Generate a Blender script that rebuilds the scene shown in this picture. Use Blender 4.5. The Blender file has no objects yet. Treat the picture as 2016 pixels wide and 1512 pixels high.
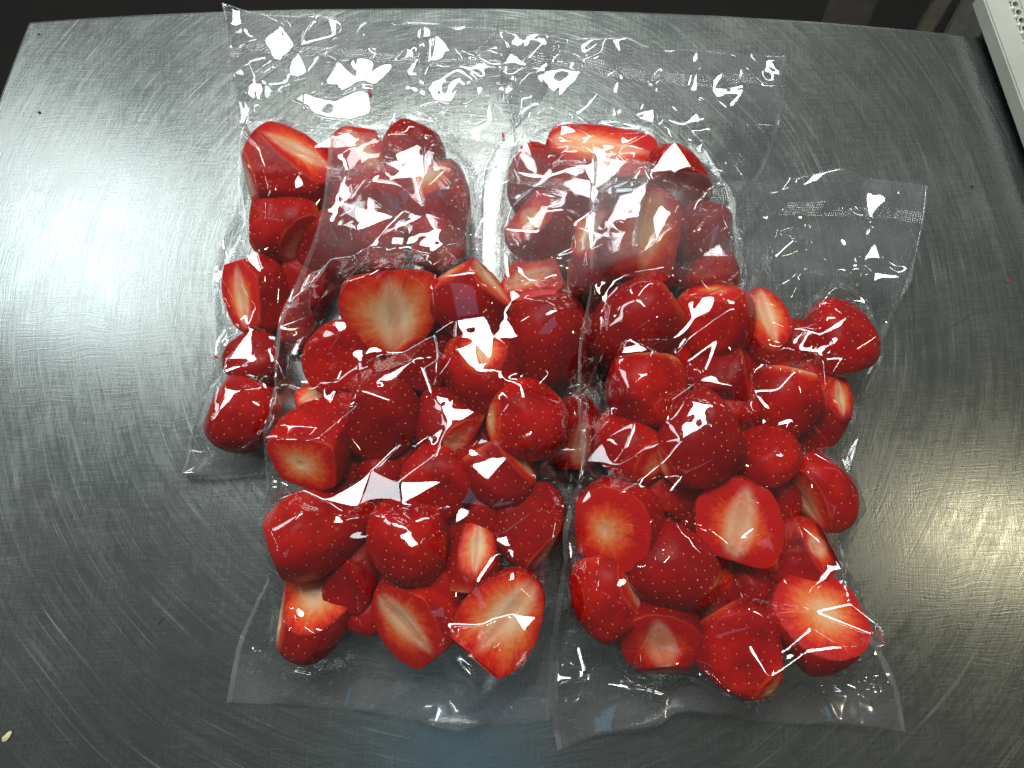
import bpy, bmesh, math, random
import numpy as np
from mathutils import Vector, Matrix
from mathutils.bvhtree import BVHTree

# ------------------------------------------------------------------ camera
SC = bpy.context.scene
FPX = 1250.0                      # focal length in pixels of the 2016 px wide photo
CAMH = 0.31                       # lens height above the table top (m)
TILT = math.radians(11.8)         # away from straight down
cam_d = bpy.data.cameras.new('camera')
cam = bpy.data.objects.new('camera', cam_d)
SC.collection.objects.link(cam)
cam.location = (0, 0, CAMH)
cam.rotation_euler = (TILT, 0, 0)
cam_d.sensor_width = 36.0
cam_d.lens = FPX / 2016 * 36.0
cam_d.clip_start = 0.01
cam_d.clip_end = 50
SC.camera = cam
C0 = np.array([0, 0, CAMH])
CR = np.array([1.0, 0, 0])
CU = np.array([0, math.cos(TILT), math.sin(TILT)])
CF = np.array([0, math.sin(TILT), -math.cos(TILT)])

def ray(px, py):
    d = CF + CR * (px - 1008) / FPX - CU * (py - 756) / FPX
    return d

def at(px, py, z=0.0):
    """the point at height z that shows at pixel px, py"""
    d = ray(px, py)
    return C0 + d * ((z - CAMH) / d[2])

# ------------------------------------------------------------------ world, lamps, exposure
w = bpy.data.worlds.new('World')
SC.world = w
w.use_nodes = True
bg = w.node_tree.nodes['Background']
bg.inputs[0].default_value = (0.90, 0.93, 0.87, 1)
bg.inputs[1].default_value = 0.08

def mirror_point(px, py, H):
    """where a lamp at height H must hang so that its reflection in the table shows at pixel px, py"""
    p = at(px, py, 0)
    d = (p - C0) * ((CAMH + H) / CAMH)
    q = C0 + d
    return Vector((q[0], q[1], H))

def panel(name, px, py, H, sx, sy, radiance, col, rot=0):
    l = bpy.data.lights.new(name, 'AREA')
    l.shape = 'RECTANGLE'
    l.size, l.size_y = sx, sy
    l.energy = radiance * sx * sy * math.pi
    l.color = col
    o = bpy.data.objects.new(name, l)
    SC.collection.objects.link(o)
    o.location = mirror_point(px, py, H)
    o.rotation_euler = (0, 0, math.radians(rot))
    return o

panel('ceiling_panel_lamp', 880, 490, 0.95, 0.66, 0.38, 13.5, (0.97, 1.0, 0.99), 6)
panel('side_window_lamp', 150, 470, 0.95, 0.46, 0.42, 5.8, (0.87, 0.96, 1.0), -12)
for _px, _py, _sx, _sy in ((380, -640, .36, .20), (1080, -360, .46, .17), (1760, -560, .36, .20), (1050, -1250, .55, .22), (-560, 60, .18, .36), (2520, 60, .18, .32), (-620, 1050, .10, .45)):
    panel('added_glint_lamp', _px, _py, 0.95, _sx, _sy, 13, (0.96, 1.0, 0.99), 4)  # extra lamps, added so that more film facets catch a glint
panel('added_blue_reflection_lamp', 900, 1490, 0.95, 0.26, 0.22, .5, (0.25, 0.65, 1.0), 0)  # added lamp, stands in for blue clothing mirrored in the steel
panel('warm_bulb_lamp', 1935, 1052, 0.95, 0.14, 0.05, 40.0, (1.0, 0.86, 0.58), 0)

SC.render.engine = 'CYCLES'
SC.cycles.use_denoising = True
SC.cycles.use_light_tree = False
SC.cycles.use_adaptive_sampling = True
SC.cycles.adaptive_threshold = 0.03
SC.cycles.max_bounces = 8
SC.cycles.transparent_max_bounces = 40
SC.cycles.glossy_bounces = 4
SC.cycles.sample_clamp_indirect = 6.0
SC.cycles.caustics_reflective = False
SC.cycles.caustics_refractive = False
SC.view_settings.view_transform = 'Standard'
SC.view_settings.look = 'None'
SC.view_settings.exposure = 0.22
SC.view_settings.gamma = 1.0

rng = np.random.default_rng(7)
random.seed(7)
COL = SC.collection

# ------------------------------------------------------------------ helpers
class NT:
    def __init__(s, name):
        s.m = bpy.data.materials.new(name)
        s.m.use_nodes = True
        s.t = s.m.node_tree
        s.t.nodes.clear()
        s.out = s.n('ShaderNodeOutputMaterial')
    def n(s, typ, **kw):
        x = s.t.nodes.new(typ)
        for k, v in kw.items():
            setattr(x, k, v)
        return x
    def set(s, sock, v):
        if hasattr(v, 'is_linked') or isinstance(v, bpy.types.NodeSocket):
            s.t.links.new(v, sock)
        else:
            if isinstance(v, tuple) and len(v) == 3 and sock.type == 'RGBA':
                v = (*v, 1)
            sock.default_value = v
    def math(s, op, a, b=0.0, c=0.0, clamp=False):
        x = s.n('ShaderNodeMath', operation=op, use_clamp=clamp)
        s.set(x.inputs[0], a); s.set(x.inputs[1], b)
        if op in ('MULTIPLY_ADD', 'SMOOTH_MIN', 'SMOOTH_MAX', 'COMPARE'):
            s.set(x.inputs[2], c)
        return x.outputs[0]
    def noise(s, vec, scale, detail=3.0, rough=0.5, out=0):
        x = s.n('ShaderNodeTexNoise')
        s.set(x.inputs['Vector'], vec)
        s.set(x.inputs['Scale'], scale); s.set(x.inputs['Detail'], detail); s.set(x.inputs['Roughness'], rough)
        return x.outputs[out]
    def ramp(s, fac, stops, interp='LINEAR'):
        x = s.n('ShaderNodeValToRGB')
        x.color_ramp.interpolation = interp
        e = x.color_ramp.elements
        while len(e) < len(stops):
            e.new(0.5)
        for i, (p, c) in enumerate(stops):
            e[i].position = p
            e[i].color = (*c, 1) if len(c) == 3 else c
        s.set(x.inputs[0], fac)
        return x.outputs[0]
    def maprange(s, v, a, b, c, d):
        x = s.n('ShaderNodeMapRange')
        for i, q in enumerate((v, a, b, c, d)):
            s.set(x.inputs[i], q)
        return x.outputs[0]
    def mixc(s, fac, a, b, blend='MIX'):
        x = s.n('ShaderNodeMix', data_type='RGBA', blend_type=blend)
        s.set(x.inputs[0], fac); s.set(x.inputs[6], a); s.set(x.inputs[7], b)
        return x.outputs[2]
    def comb(s, x, y, z=0.0):
        c = s.n('ShaderNodeCombineXYZ')
        s.set(c.inputs[0], x); s.set(c.inputs[1], y); s.set(c.inputs[2], z)
        return c.outputs[0]
    def bump(s, h, strength, dist, normal=None):
        b = s.n('ShaderNodeBump')
        s.set(b.inputs['Strength'], strength); s.set(b.inputs['Distance'], dist); s.set(b.inputs['Height'], h)
        if normal is not None:
            s.set(b.inputs['Normal'], normal)
        return b.outputs[0]
    def bsdf(s, **kw):
        p = s.n('ShaderNodeBsdfPrincipled')
        for k, v in kw.items():
            s.set(p.inputs[k.replace('_', ' ')], v)
        return p.outputs[0]
    def done(s, shader):
        s.t.links.new(shader, s.out.inputs['Surface'])
        return s.m

def mesh_obj(name, verts, faces, mat, parent=None, smooth=True):
    me = bpy.data.meshes.new(name)
    verts = np.asarray(verts, dtype=np.float32)
    if isinstance(faces, np.ndarray):
        n, k = faces.shape
        me.vertices.add(len(verts)); me.vertices.foreach_set('co', verts.ravel())
        me.loops.add(n * k); me.loops.foreach_set('vertex_index', faces.astype(np.int32).ravel())
        me.polygons.add(n)
        me.polygons.foreach_set('loop_start', np.arange(0, n * k, k, dtype=np.int32))
        me.update(calc_edges=True); me.validate()
    else:
        me.from_pydata([tuple(v) for v in verts], [], faces)
        me.update()
    if smooth:
        me.polygons.foreach_set('use_smooth', np.ones(len(me.polygons), dtype=bool))
    if mat:
        me.materials.append(mat)
    o = bpy.data.objects.new(name, me)
    COL.objects.link(o)
    o.parent = parent
    return o

def tag(o, label=None, cat=None, group=None, kind=None):
    if label: o['label'] = label
    if cat: o['category'] = cat
    if group: o['group'] = group
    if kind: o['kind'] = kind
    return o

def empty(name, loc):
    o = bpy.data.objects.new(name, None)
    o.empty_display_size = 0.01
    o.location = loc
    COL.objects.link(o)
    return o

# ------------------------------------------------------------------ materials
def steel_mat():
    t = NT('scratched_steel')
    geo = t.n('ShaderNodeNewGeometry').outputs['Position']
    c = at(930, 560)
    sub = t.n('ShaderNodeVectorMath', operation='SUBTRACT'); t.set(sub.inputs[0], geo); sub.inputs[1].default_value = (c[0], c[1], 0)
    sep = t.n('ShaderNodeSeparateXYZ'); t.set(sep.inputs[0], sub.outputs[0])
    x, y = sep.outputs[0], sep.outputs[1]
    r = t.math('SQRT', t.math('ADD', t.math('MULTIPLY', x, x), t.math('MULTIPLY', y, y)))
    cx, sy = t.math('DIVIDE', x, t.math('ADD', r, .01)), t.math('DIVIDE', y, t.math('ADD', r, .01))
    wob = t.math('MULTIPLY', t.noise(geo, 9.0, 1.0), 0.012)
    rr = t.math('ADD', r, wob)
    def arcs(fr, fa, seed, det=2.0):
        v = t.comb(t.math('MULTIPLY_ADD', rr, fr, seed), t.math('MULTIPLY', cx, fa), t.math('MULTIPLY', sy, fa))
        return t.noise(v, 1.0, det, .6)
    def lines(ang, fa, fb, seed, bend=0.006):
        a = math.radians(ang)
        wb = t.math('MULTIPLY', t.noise(geo, 6.0 + seed, 1.0), bend)
        u = t.math('ADD', t.math('MULTIPLY', x, math.cos(a)), t.math('MULTIPLY', y, math.sin(a)))
        v = t.math('ADD', t.math('ADD', t.math('MULTIPLY', x, -math.sin(a)), t.math('MULTIPLY', y, math.cos(a))), wb)
        return t.noise(t.comb(t.math('MULTIPLY', u, fa), t.math('MULTIPLY', v, fb), seed), 1.0, 1.0, .5)
    fine = arcs(1100, 9, 3.0)
    mid = arcs(420, 6, 9.0)
    sparse = t.maprange(arcs(1300, 3.5, 21.0, 1.0), .63, .73, 0, 1)
    patch = t.maprange(t.noise(geo, 22, 3), .42, .62, 0, 1)
    sparse = t.math('MULTIPLY', sparse, patch)
    l1 = t.maprange(lines(-12, 9, 2200, 2.0), .74, .80, 0, 1)
    l2 = t.maprange(lines(58, 12, 2200, 5.0), .75, .81, 0, 1)
    l3 = t.maprange(lines(118, 10, 2000, 8.0), .75, .81, 0, 1)
    l4 = t.maprange(lines(24, 14, 2400, 11.0), .76, .82, 0, 1)
    lin = t.math('MAXIMUM', t.math('MAXIMUM', l1, l2), t.math('MAXIMUM', l3, l4))
    scr = t.math('MAXIMUM', sparse, t.math('MULTIPLY', lin, .45))
    cross1 = lines(88, 60, 1500, 31.0); cross2 = lines(3, 60, 1500, 37.0)
    hatch = t.math('MULTIPLY', t.math('ADD', t.math('ADD', cross1, cross2), t.math('ADD', fine, mid)), .25)
    blot = t.noise(geo, 9.0, 4.0, .6)
    blot2 = t.noise(geo, 60.0, 4.0, .65)
    base = t.mixc(t.maprange(blot, .3, .7, 0, 1), (.275, .305, .29), (.36, .375, .355))
    base = t.mixc(t.maprange(hatch, .40, .60, 0, 1), t.mixc(.5, base, (.20, .22, .21)), base)
    base = t.mixc(t.math('MULTIPLY', scr, .24), base, (.80, .84, .82))  # scratches, their glint put into the colour; the arcs ring the lamp's reflection
    # dull, worn area: food juice dried to a faint film, tiny dark pits
    rough = t.math('ADD', t.maprange(blot, .3, .7, .22, .30), t.math('MULTIPLY', t.math('SUBTRACT', blot2, .5), .14))
    rough = t.math('ADD', rough, t.math('MULTIPLY', t.math('SUBTRACT', hatch, .5), .5))
    rough = t.math('ADD', rough, t.math('MULTIPLY', scr, .15), clamp=True)
    nb = t.bump(hatch, .30, .0004)
    nb = t.bump(scr, .12, .0002, nb)
    # worn steel: a brushed lobe and a broad one from the criss-cross of fine scratches
    p = t.bsdf(Base_Color=base, Metallic=1.0, Roughness=rough, Normal=nb)
    q = t.bsdf(Base_Color=base, Metallic=1.0, Roughness=.62, Normal=nb)
    mx = t.n('ShaderNodeMixShader'); mx.inputs[0].default_value = .24
    t.t.links.new(p, mx.inputs[1]); t.t.links.new(q, mx.inputs[2])
    return t.done(mx.outputs[0])

def plain_mat(name, col, rough=.5, noise=.15, scale=40, metallic=0.0, bump=0.0):
    t = NT(name)
    geo = t.n('ShaderNodeNewGeometry').outputs['Position']
    nz = t.noise(geo, scale, 4.0, .6)
    lo = tuple(c * (1 - noise) for c in col); hi = tuple(min(1, c * (1 + noise)) for c in col)
    base = t.mixc(t.maprange(nz, .3, .7, 0, 1), lo, hi)
    kw = dict(Base_Color=base, Roughness=rough, Metallic=metallic)
    if bump:
        kw['Normal'] = t.bump(nz, .5, bump)
    return t.done(t.bsdf(**kw))

def skin_mat():
    t = NT('strawberry_skin')
    tc = t.n('ShaderNodeTexCoord').outputs['Object']
    oi = t.n('ShaderNodeObjectInfo')
    rnd = oi.outputs['Random']
    geo = t.n('ShaderNodeNewGeometry').outputs['Position']
    at_ = t.n('ShaderNodeAttribute', attribute_name='pale').outputs['Fac']
    nz = t.noise(geo, 55, 3, .55)
    nz2 = t.noise(geo, 420, 2, .5)
    red = t.ramp(nz, [(.3, (.26, .0008, .002)), (.5, (.47, .0022, .002)), (.72, (.72, .012, .003))])
    dark = t.mixc(t.math('MULTIPLY', rnd, .7), red, (.20, .0004, .003))
    pale = t.math('ADD', at_, t.math('MULTIPLY', t.math('SUBTRACT', nz, .5), .7))
    pale = t.maprange(pale, .45, 1.05, 0, 1)
    col = t.mixc(pale, dark, t.ramp(pale, [(0, (.62, .02, .01)), (.55, (.80, .13, .035)), (1, (.86, .42, .20))]))
    h = t.math('ADD', t.math('MULTIPLY', nz2, .3), nz)
    p = t.bsdf(Base_Color=col, Roughness=.36, Subsurface_Weight=.18, Subsurface_Radius=(.008, .0016, .001),
               Subsurface_Scale=1.0, Specular_IOR_Level=.10, Normal=t.bump(h, .25, .0012))
    return t.done(p)

def flesh_mat(kind):
    """cut face: cream core, orange to red towards the skin, streaked"""
    t = NT('strawberry_flesh_' + ('cross' if kind == 'x' else 'long'))
    uv = t.n('ShaderNodeUVMap', uv_map='UVMap').outputs[0]
    s = t.n('ShaderNodeAttribute', attribute_name='rim').outputs['Fac']
    rnd = t.n('ShaderNodeObjectInfo').outputs['Random']
    sep = t.n('ShaderNodeSeparateXYZ'); t.set(sep.inputs[0], uv)
    u, v = sep.outputs[0], sep.outputs[1]
    r = t.math('SQRT', t.math('ADD', t.math('MULTIPLY', u, u), t.math('MULTIPLY', v, v)))
    ca = t.math('DIVIDE', u, t.math('ADD', r, .02)); sa = t.math('DIVIDE', v, t.math('ADD', r, .02))
    off = t.math('MULTIPLY', rnd, 37.0)
    st = t.noise(t.comb(t.math('MULTIPLY', ca, 3.5), t.math('MULTIPLY', sa, 3.5), t.math('MULTIPLY_ADD', s, 1.2, off)), 1.0, 3.0, .6)
    st2 = t.noise(t.comb(t.math('MULTIPLY', ca, 19.0), t.math('MULTIPLY', sa, 19.0), t.math('MULTIPLY_ADD', s, 1.6, off)), 1.0, 2.0, .6)
    gran = t.noise(t.comb(t.math('MULTIPLY', u, 9.0), t.math('MULTIPLY', v, 9.0), off), 1.0, 4.0, .65)
    d = t.math('ADD', s, t.math('MULTIPLY', t.math('MULTIPLY', t.math('SUBTRACT', st, .5), s), .75))
    d = t.math('ADD', d, t.math('MULTIPLY', t.math('MULTIPLY', t.math('SUBTRACT', st2, .5), s), .30))
    d = t.math('ADD', d, t.math('MULTIPLY', t.math('SUBTRACT', gran, .5), .42))
    d = t.math('ADD', d, t.math('MULTIPLY', t.math('SUBTRACT', rnd, .40), .42))
    col = t.ramp(d, [(.0, (.95, .70, .44)), (.24, (.93, .46, .20)), (.48, (.90, .20, .05)), (.70, (.84, .06, .012)), (.90, (.60, .005, .004))])
    if kind == 'l':
        au = t.math('ABSOLUTE', t.math('ADD', u, t.math('MULTIPLY', t.math('SUBTRACT', gran, .5), .10)))
        wid = t.math('MULTIPLY', t.math('SUBTRACT', .95, t.math('MULTIPLY', v, v)), .14)
        cav = t.maprange(t.math('SUBTRACT', au, wid), -.07, .03, 1, 0)
        band = t.maprange(t.math('SUBTRACT', au, t.math('MULTIPLY', wid, 2.3)), -.10, .10, 1, 0)
        fade = t.maprange(s, .70, .98, 1, 0)
        col = t.mixc(t.math('MULTIPLY', t.math('MULTIPLY', t.math('MULTIPLY', band, t.maprange(gran, .3, .6, .35, 1)), fade), .6), col, (.96, .72, .48))
        col = t.mixc(t.math('MULTIPLY', t.math('MULTIPLY', cav, fade), .5), col, (.86, .30, .13))
        hgt = t.math('SUBTRACT', t.math('MULTIPLY', st2, .5), t.math('MULTIPLY', cav, .9))
    else:
        c0 = t.maprange(t.math('ADD', s, t.math('SUBTRACT', gran, .5)), .0, .2, .35, 0)
        col = t.mixc(c0, col, (.80, .34, .17))
        hgt = t.math('MULTIPLY', st2, .6)
    hgt = t.math('ADD', hgt, t.math('MULTIPLY', gran, .5))
    p = t.bsdf(Base_Color=col, Roughness=.34, Subsurface_Weight=.22, Subsurface_Radius=(.006, .002, .001), Subsurface_Scale=1.0,
               Specular_IOR_Level=.2, Normal=t.bump(hgt, .35, .0012))
    return t.done(p)

def film_mat(name, haze, gloss_rough, tint=(.985, .985, .985), ripple=0.0, knurl=0.0, r0=.085, crease=0.0, milk=0.0):
    t = NT(name)
    geo = t.n('ShaderNodeNewGeometry').outputs['Position']
    nb = t.bump(t.noise(geo, 150, 1.0, .4), ripple, .0010) if ripple else t.n('ShaderNodeNewGeometry').outputs['Normal']
    uv = t.n('ShaderNodeUVMap', uv_map='UVMap').outputs[0]
    if crease:
        # pressed-in creases: sharp ridge lines that fade in and out, and flat facets between them
        wv = t.n('ShaderNodeTexNoise'); t.set(wv.inputs['Vector'], uv); wv.inputs['Scale'].default_value = 55; wv.inputs['Detail'].default_value = 1
        wsub = t.n('ShaderNodeVectorMath', operation='MULTIPLY_ADD'); t.set(wsub.inputs[0], wv.outputs['Color']); wsub.inputs[1].default_value = (.012, .012, 0); t.set(wsub.inputs[2], uv)
        vo = t.n('ShaderNodeTexVoronoi', feature='F1'); t.set(vo.inputs['Vector'], wsub.outputs[0]); vo.inputs['Scale'].default_value = 62
        n1 = t.noise(wsub.outputs[0], 48, 1.0, .4)
        l1 = t.maprange(t.math('ABSOLUTE', t.math('SUBTRACT', n1, .5)), 0, .022, 1, 0)
        msk = t.maprange(t.noise(uv, 70, 1.0), .50, .62, 0, 1)
        n2 = t.noise(wsub.outputs[0], 105, 1.0, .4)
        l2 = t.maprange(t.math('ABSOLUTE', t.math('SUBTRACT', n2, .5)), 0, .03, 1, 0)
        msk2 = t.maprange(t.noise(uv, 90, 1.0), .56, .66, 0, .6)
        hh = t.math('MAXIMUM', t.math('MULTIPLY', l1, msk), t.math('MULTIPLY', l2, msk2))
        nb = t.bump(vo.outputs['Distance'], crease, .0013, nb)
        nb = t.bump(hh, crease, .0008, nb)
    if knurl:
        vo = t.n('ShaderNodeTexVoronoi', feature='F1'); vo.inputs['Randomness'].default_value = .15
        t.set(vo.inputs['Vector'], uv); vo.inputs['Scale'].default_value = knurl
        nb = t.bump(vo.outputs['Distance'], .6, .0009, nb)
    lw = t.n('ShaderNodeLayerWeight'); lw.inputs['Blend'].default_value = .5
    t.set(lw.inputs['Normal'], nb)
    f5 = t.math('POWER', lw.outputs['Facing'], 4.0)
    fac = t.math('MULTIPLY_ADD', f5, .80, r0, clamp=True)
    gl = t.n('ShaderNodeBsdfGlossy'); gl.inputs['Color'].default_value = (1, 1, 1, 1)
    gl.inputs['Roughness'].default_value = gloss_rough; t.set(gl.inputs['Normal'], nb)
    tr = t.n('ShaderNodeBsdfTransparent'); tr.inputs['Color'].default_value = (*tint, 1)
    di = t.n('ShaderNodeBsdfDiffuse'); di.inputs['Color'].default_value = (.85, .86, .88, 1)
    tl = t.n('ShaderNodeBsdfTranslucent'); tl.inputs['Color'].default_value = (.85, .86, .88, 1)
    a = t.n('ShaderNodeMixShader'); a.inputs[0].default_value = .5
    t.t.links.new(di.outputs[0], a.inputs[1]); t.t.links.new(tl.outputs[0], a.inputs[2])
    b = t.n('ShaderNodeMixShader')
    hz = t.maprange(t.noise(geo, 45, 3), .3, .7, haze * .5, haze * 1.5)
    if milk:
        mk = t.n('ShaderNodeAttribute', attribute_name='milk').outputs['Fac']
        hz = t.math('MULTIPLY_ADD', t.math('MULTIPLY', mk, t.maprange(t.noise(geo, 60, 3), .3, .7, .4, 1.3)), milk, hz)
    t.set(b.inputs[0], hz)
    t.t.links.new(tr.outputs[0], b.inputs[1]); t.t.links.new(a.outputs[0], b.inputs[2])
    m = t.n('ShaderNodeMixShader')
    t.set(m.inputs[0], fac)
    t.t.links.new(b.outputs[0], m.inputs[1]); t.t.links.new(gl.outputs[0], m.inputs[2])
    return t.done(m.outputs[0])

M_STEEL = steel_mat()
M_SKIN = skin_mat()
M_FLESH = {'x': flesh_mat('x'), 'l': flesh_mat('l')}
M_SEED = plain_mat('strawberry_seed', (.70, .36, .08), .35, .35, 300)
M_FILM = film_mat('clear_film', .004, .035, r0=.10, milk=.085)
M_FILM_BACK = film_mat('clear_back_film', .004, .08, r0=.05, milk=.085)
M_SEAL = film_mat('sealed_film', .06, .16, ripple=.15)
M_SEAM = film_mat('side_weld_film', .20, .10, ripple=.2, r0=.12)
M_KNURL = film_mat('embossed_seal', .010, .12, r0=.06, ripple=.3, knurl=900.0)

# ------------------------------------------------------------------ the table and what lies behind it
top = [(55, 40), (160, 32), (300, 24), (450, 18), (600, 14), (800, 12), (1000, 13), (1200, 18), (1400, 26), (1600, 38), (1800, 55), (1945, 70), (2120, 92)]
outline = [(-420, 1750), (-160, 640), (0, 180), (28, 105), (50, 50)] + top + [(2420, 1750)]
def table():
    bm = bmesh.new()
    vs = [bm.verts.new(Vector(at(*p))) for p in outline]
    f = bm.faces.new(vs)
    if f.normal.z < 0: f.normal_flip()
    r = bmesh.ops.extrude_face_region(bm, geom=[f])
    low = [v for v in r['geom'] if isinstance(v, bmesh.types.BMVert)]
    bmesh.ops.translate(bm, vec=(0, 0, -.03), verts=low)
    bmesh.ops.recalc_face_normals(bm, faces=bm.faces)
    ed = [e for e in bm.edges if all(abs(v.co.z) < 1e-6 for v in e.verts)]
    bmesh.ops.bevel(bm, geom=ed, offset=.0025, segments=3, affect='EDGES', profile=.5)
    me = bpy.data.meshes.new('steel_table_top'); bm.to_mesh(me); bm.free()
    me.materials.append(M_STEEL)
    o = bpy.data.objects.new('steel_table_top', me); COL.objects.link(o)
    tag(o, 'scratched brushed stainless steel table top under the four bags', 'table')
table()
def slab(name, pts, z0, z1, mat, bev=.002, parent=None):
    bm = bmesh.new()
    f = bm.faces.new([bm.verts.new((p[0], p[1], z1)) for p in pts])
    f.normal_update()
    if f.normal.z < 0: f.normal_flip()
    r = bmesh.ops.extrude_face_region(bm, geom=[f])
    bmesh.ops.translate(bm, vec=(0, 0, z0 - z1), verts=[v for v in r['geom'] if isinstance(v, bmesh.types.BMVert)])
    bmesh.ops.recalc_face_normals(bm, faces=bm.faces)
    bmesh.ops.bevel(bm, geom=list(bm.edges), offset=bev, segments=2, affect='EDGES')
    me = bpy.data.meshes.new(name); bm.to_mesh(me); bm.free()
    me.materials.append(mat)
    o = bpy.data.objects.new(name, me); COL.objects.link(o); o.parent = parent
    return o
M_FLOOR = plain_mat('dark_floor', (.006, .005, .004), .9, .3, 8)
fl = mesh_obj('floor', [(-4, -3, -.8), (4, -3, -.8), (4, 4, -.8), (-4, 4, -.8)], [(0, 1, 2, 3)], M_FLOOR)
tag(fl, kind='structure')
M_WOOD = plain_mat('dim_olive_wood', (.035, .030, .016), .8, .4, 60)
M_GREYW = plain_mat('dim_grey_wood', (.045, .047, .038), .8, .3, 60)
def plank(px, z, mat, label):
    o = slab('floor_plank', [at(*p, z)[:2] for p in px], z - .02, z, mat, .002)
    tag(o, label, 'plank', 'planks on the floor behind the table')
plank([(1790, 90), (1822, 90), (1910, -60), (1872, -60)], -.30, M_WOOD, 'dim olive wooden plank in the dark behind the steel table')
plank([(1834, 110), (1905, 110), (2010, -60), (1926, -60)], -.32, M_GREYW, 'dim wide grey plank in the dark beside the olive plank')
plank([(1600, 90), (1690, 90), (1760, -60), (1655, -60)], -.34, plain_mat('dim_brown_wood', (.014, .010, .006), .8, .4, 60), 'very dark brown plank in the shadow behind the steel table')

# pale board with a row of holes, lying on the table's edge
def board():
    Z = .014
    A, B = at(1944, 14, Z), at(2030, 250, Z)       # its long edge
    A, B = A[:2], B[:2]
    d = (B - A) / np.linalg.norm(B - A)
    nrm = np.array([-d[1], d[0]])
    if nrm[0] < 0: nrm = -nrm
    L, W, TH = .16, .20, .009
    root = empty('perforated_board', (*A, 0))
    tag(root, 'pale grey plastic board with a row of round holes lying on the table edge', 'board')
    m = plain_mat('pale_plastic', (.46, .48, .42), .45, .10, 25, bump=.0002)
    hp = at(2000, 8, Z)[:2] - A
    row = float(hp @ nrm); s0 = float(hp @ d); pitch = .0052; hr = .0017
    s0 -= pitch * 2
    nh = 22
    bm = bmesh.new()
    def P(s, q, z): return bm.verts.new((s * d[0] + q * nrm[0], s * d[1] + q * nrm[1], z))
    c = pitch / 2
    N = 16
    for k in range(nh):
        s = s0 + k * pitch
        inner, low, outer = [], [], []
        for i in range(N):
            a = 2 * math.pi * (i + .5) / N
            ca, sa = math.cos(a), math.sin(a)
            q = c / max(abs(ca), abs(sa))
            inner.append(P(s + hr * ca, row + hr * sa, Z)); low.append(P(s + hr * ca, row + hr * sa, Z - .007))
            outer.append(P(s + q * ca, row + q * sa, Z))
        for i in range(N):
            j = (i + 1) % N
            bm.faces.new((outer[i], outer[j], inner[j], inner[i])); bm.faces.new((inner[i], inner[j], low[j], low[i]))
        bm.faces.new(low)
    bmesh.ops.remove_doubles(bm, verts=bm.verts, dist=1e-5)
    bmesh.ops.recalc_face_normals(bm, faces=bm.faces)
    me = bpy.data.meshes.new('hole_strip'); bm.to_mesh(me); bm.free(); me.materials.append(m)
    o = bpy.data.objects.new('hole_strip', me); COL.objects.link(o); o.parent = root
    # body of the board round the strip
    s1 = s0 + nh * pitch - c; sA = s0 - c
    def part(name, q0, q1, a0, a1, r=.003):
        pts = [(a0 * d[0] + q0 * nrm[0], a0 * d[1] + q0 * nrm[1]), (a1 * d[0] + q0 * nrm[0], a1 * d[1] + q0 * nrm[1]),
               (a1 * d[0] + q1 * nrm[0], a1 * d[1] + q1 * nrm[1]), (a0 * d[0] + q1 * nrm[0], a0 * d[1] + q1 * nrm[1])]
        return slab(name, pts, Z - TH + .0005, Z, m, r, root)
    part('rim', 0, row - c + .0004, -.010, L, .0008)
    part('panel', row + c - .0004, W, -.010, L, .0008)
    # raised studs between the holes and the edge
    bm = bmesh.new()
    bmesh.ops.create_uvsphere(bm, u_segments=10, v_segments=6, radius=.0013)
    for f in bm.faces: f.smooth = True
    me = bpy.data.meshes.new('stud'); bm.to_mesh(me); bm.free(); me.materials.append(plain_mat('stud_plastic', (.62, .65, .60), .25, .05))
    for k in range(1, nh - 1):
        s = s0 + (k + .5) * pitch; q = row - .0030
        so = bpy.data.objects.new('stud', me); COL.objects.link(so); so.parent = root
        so.location = (s * d[0] + q * nrm[0], s * d[1] + q * nrm[1], Z)
board()

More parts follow.
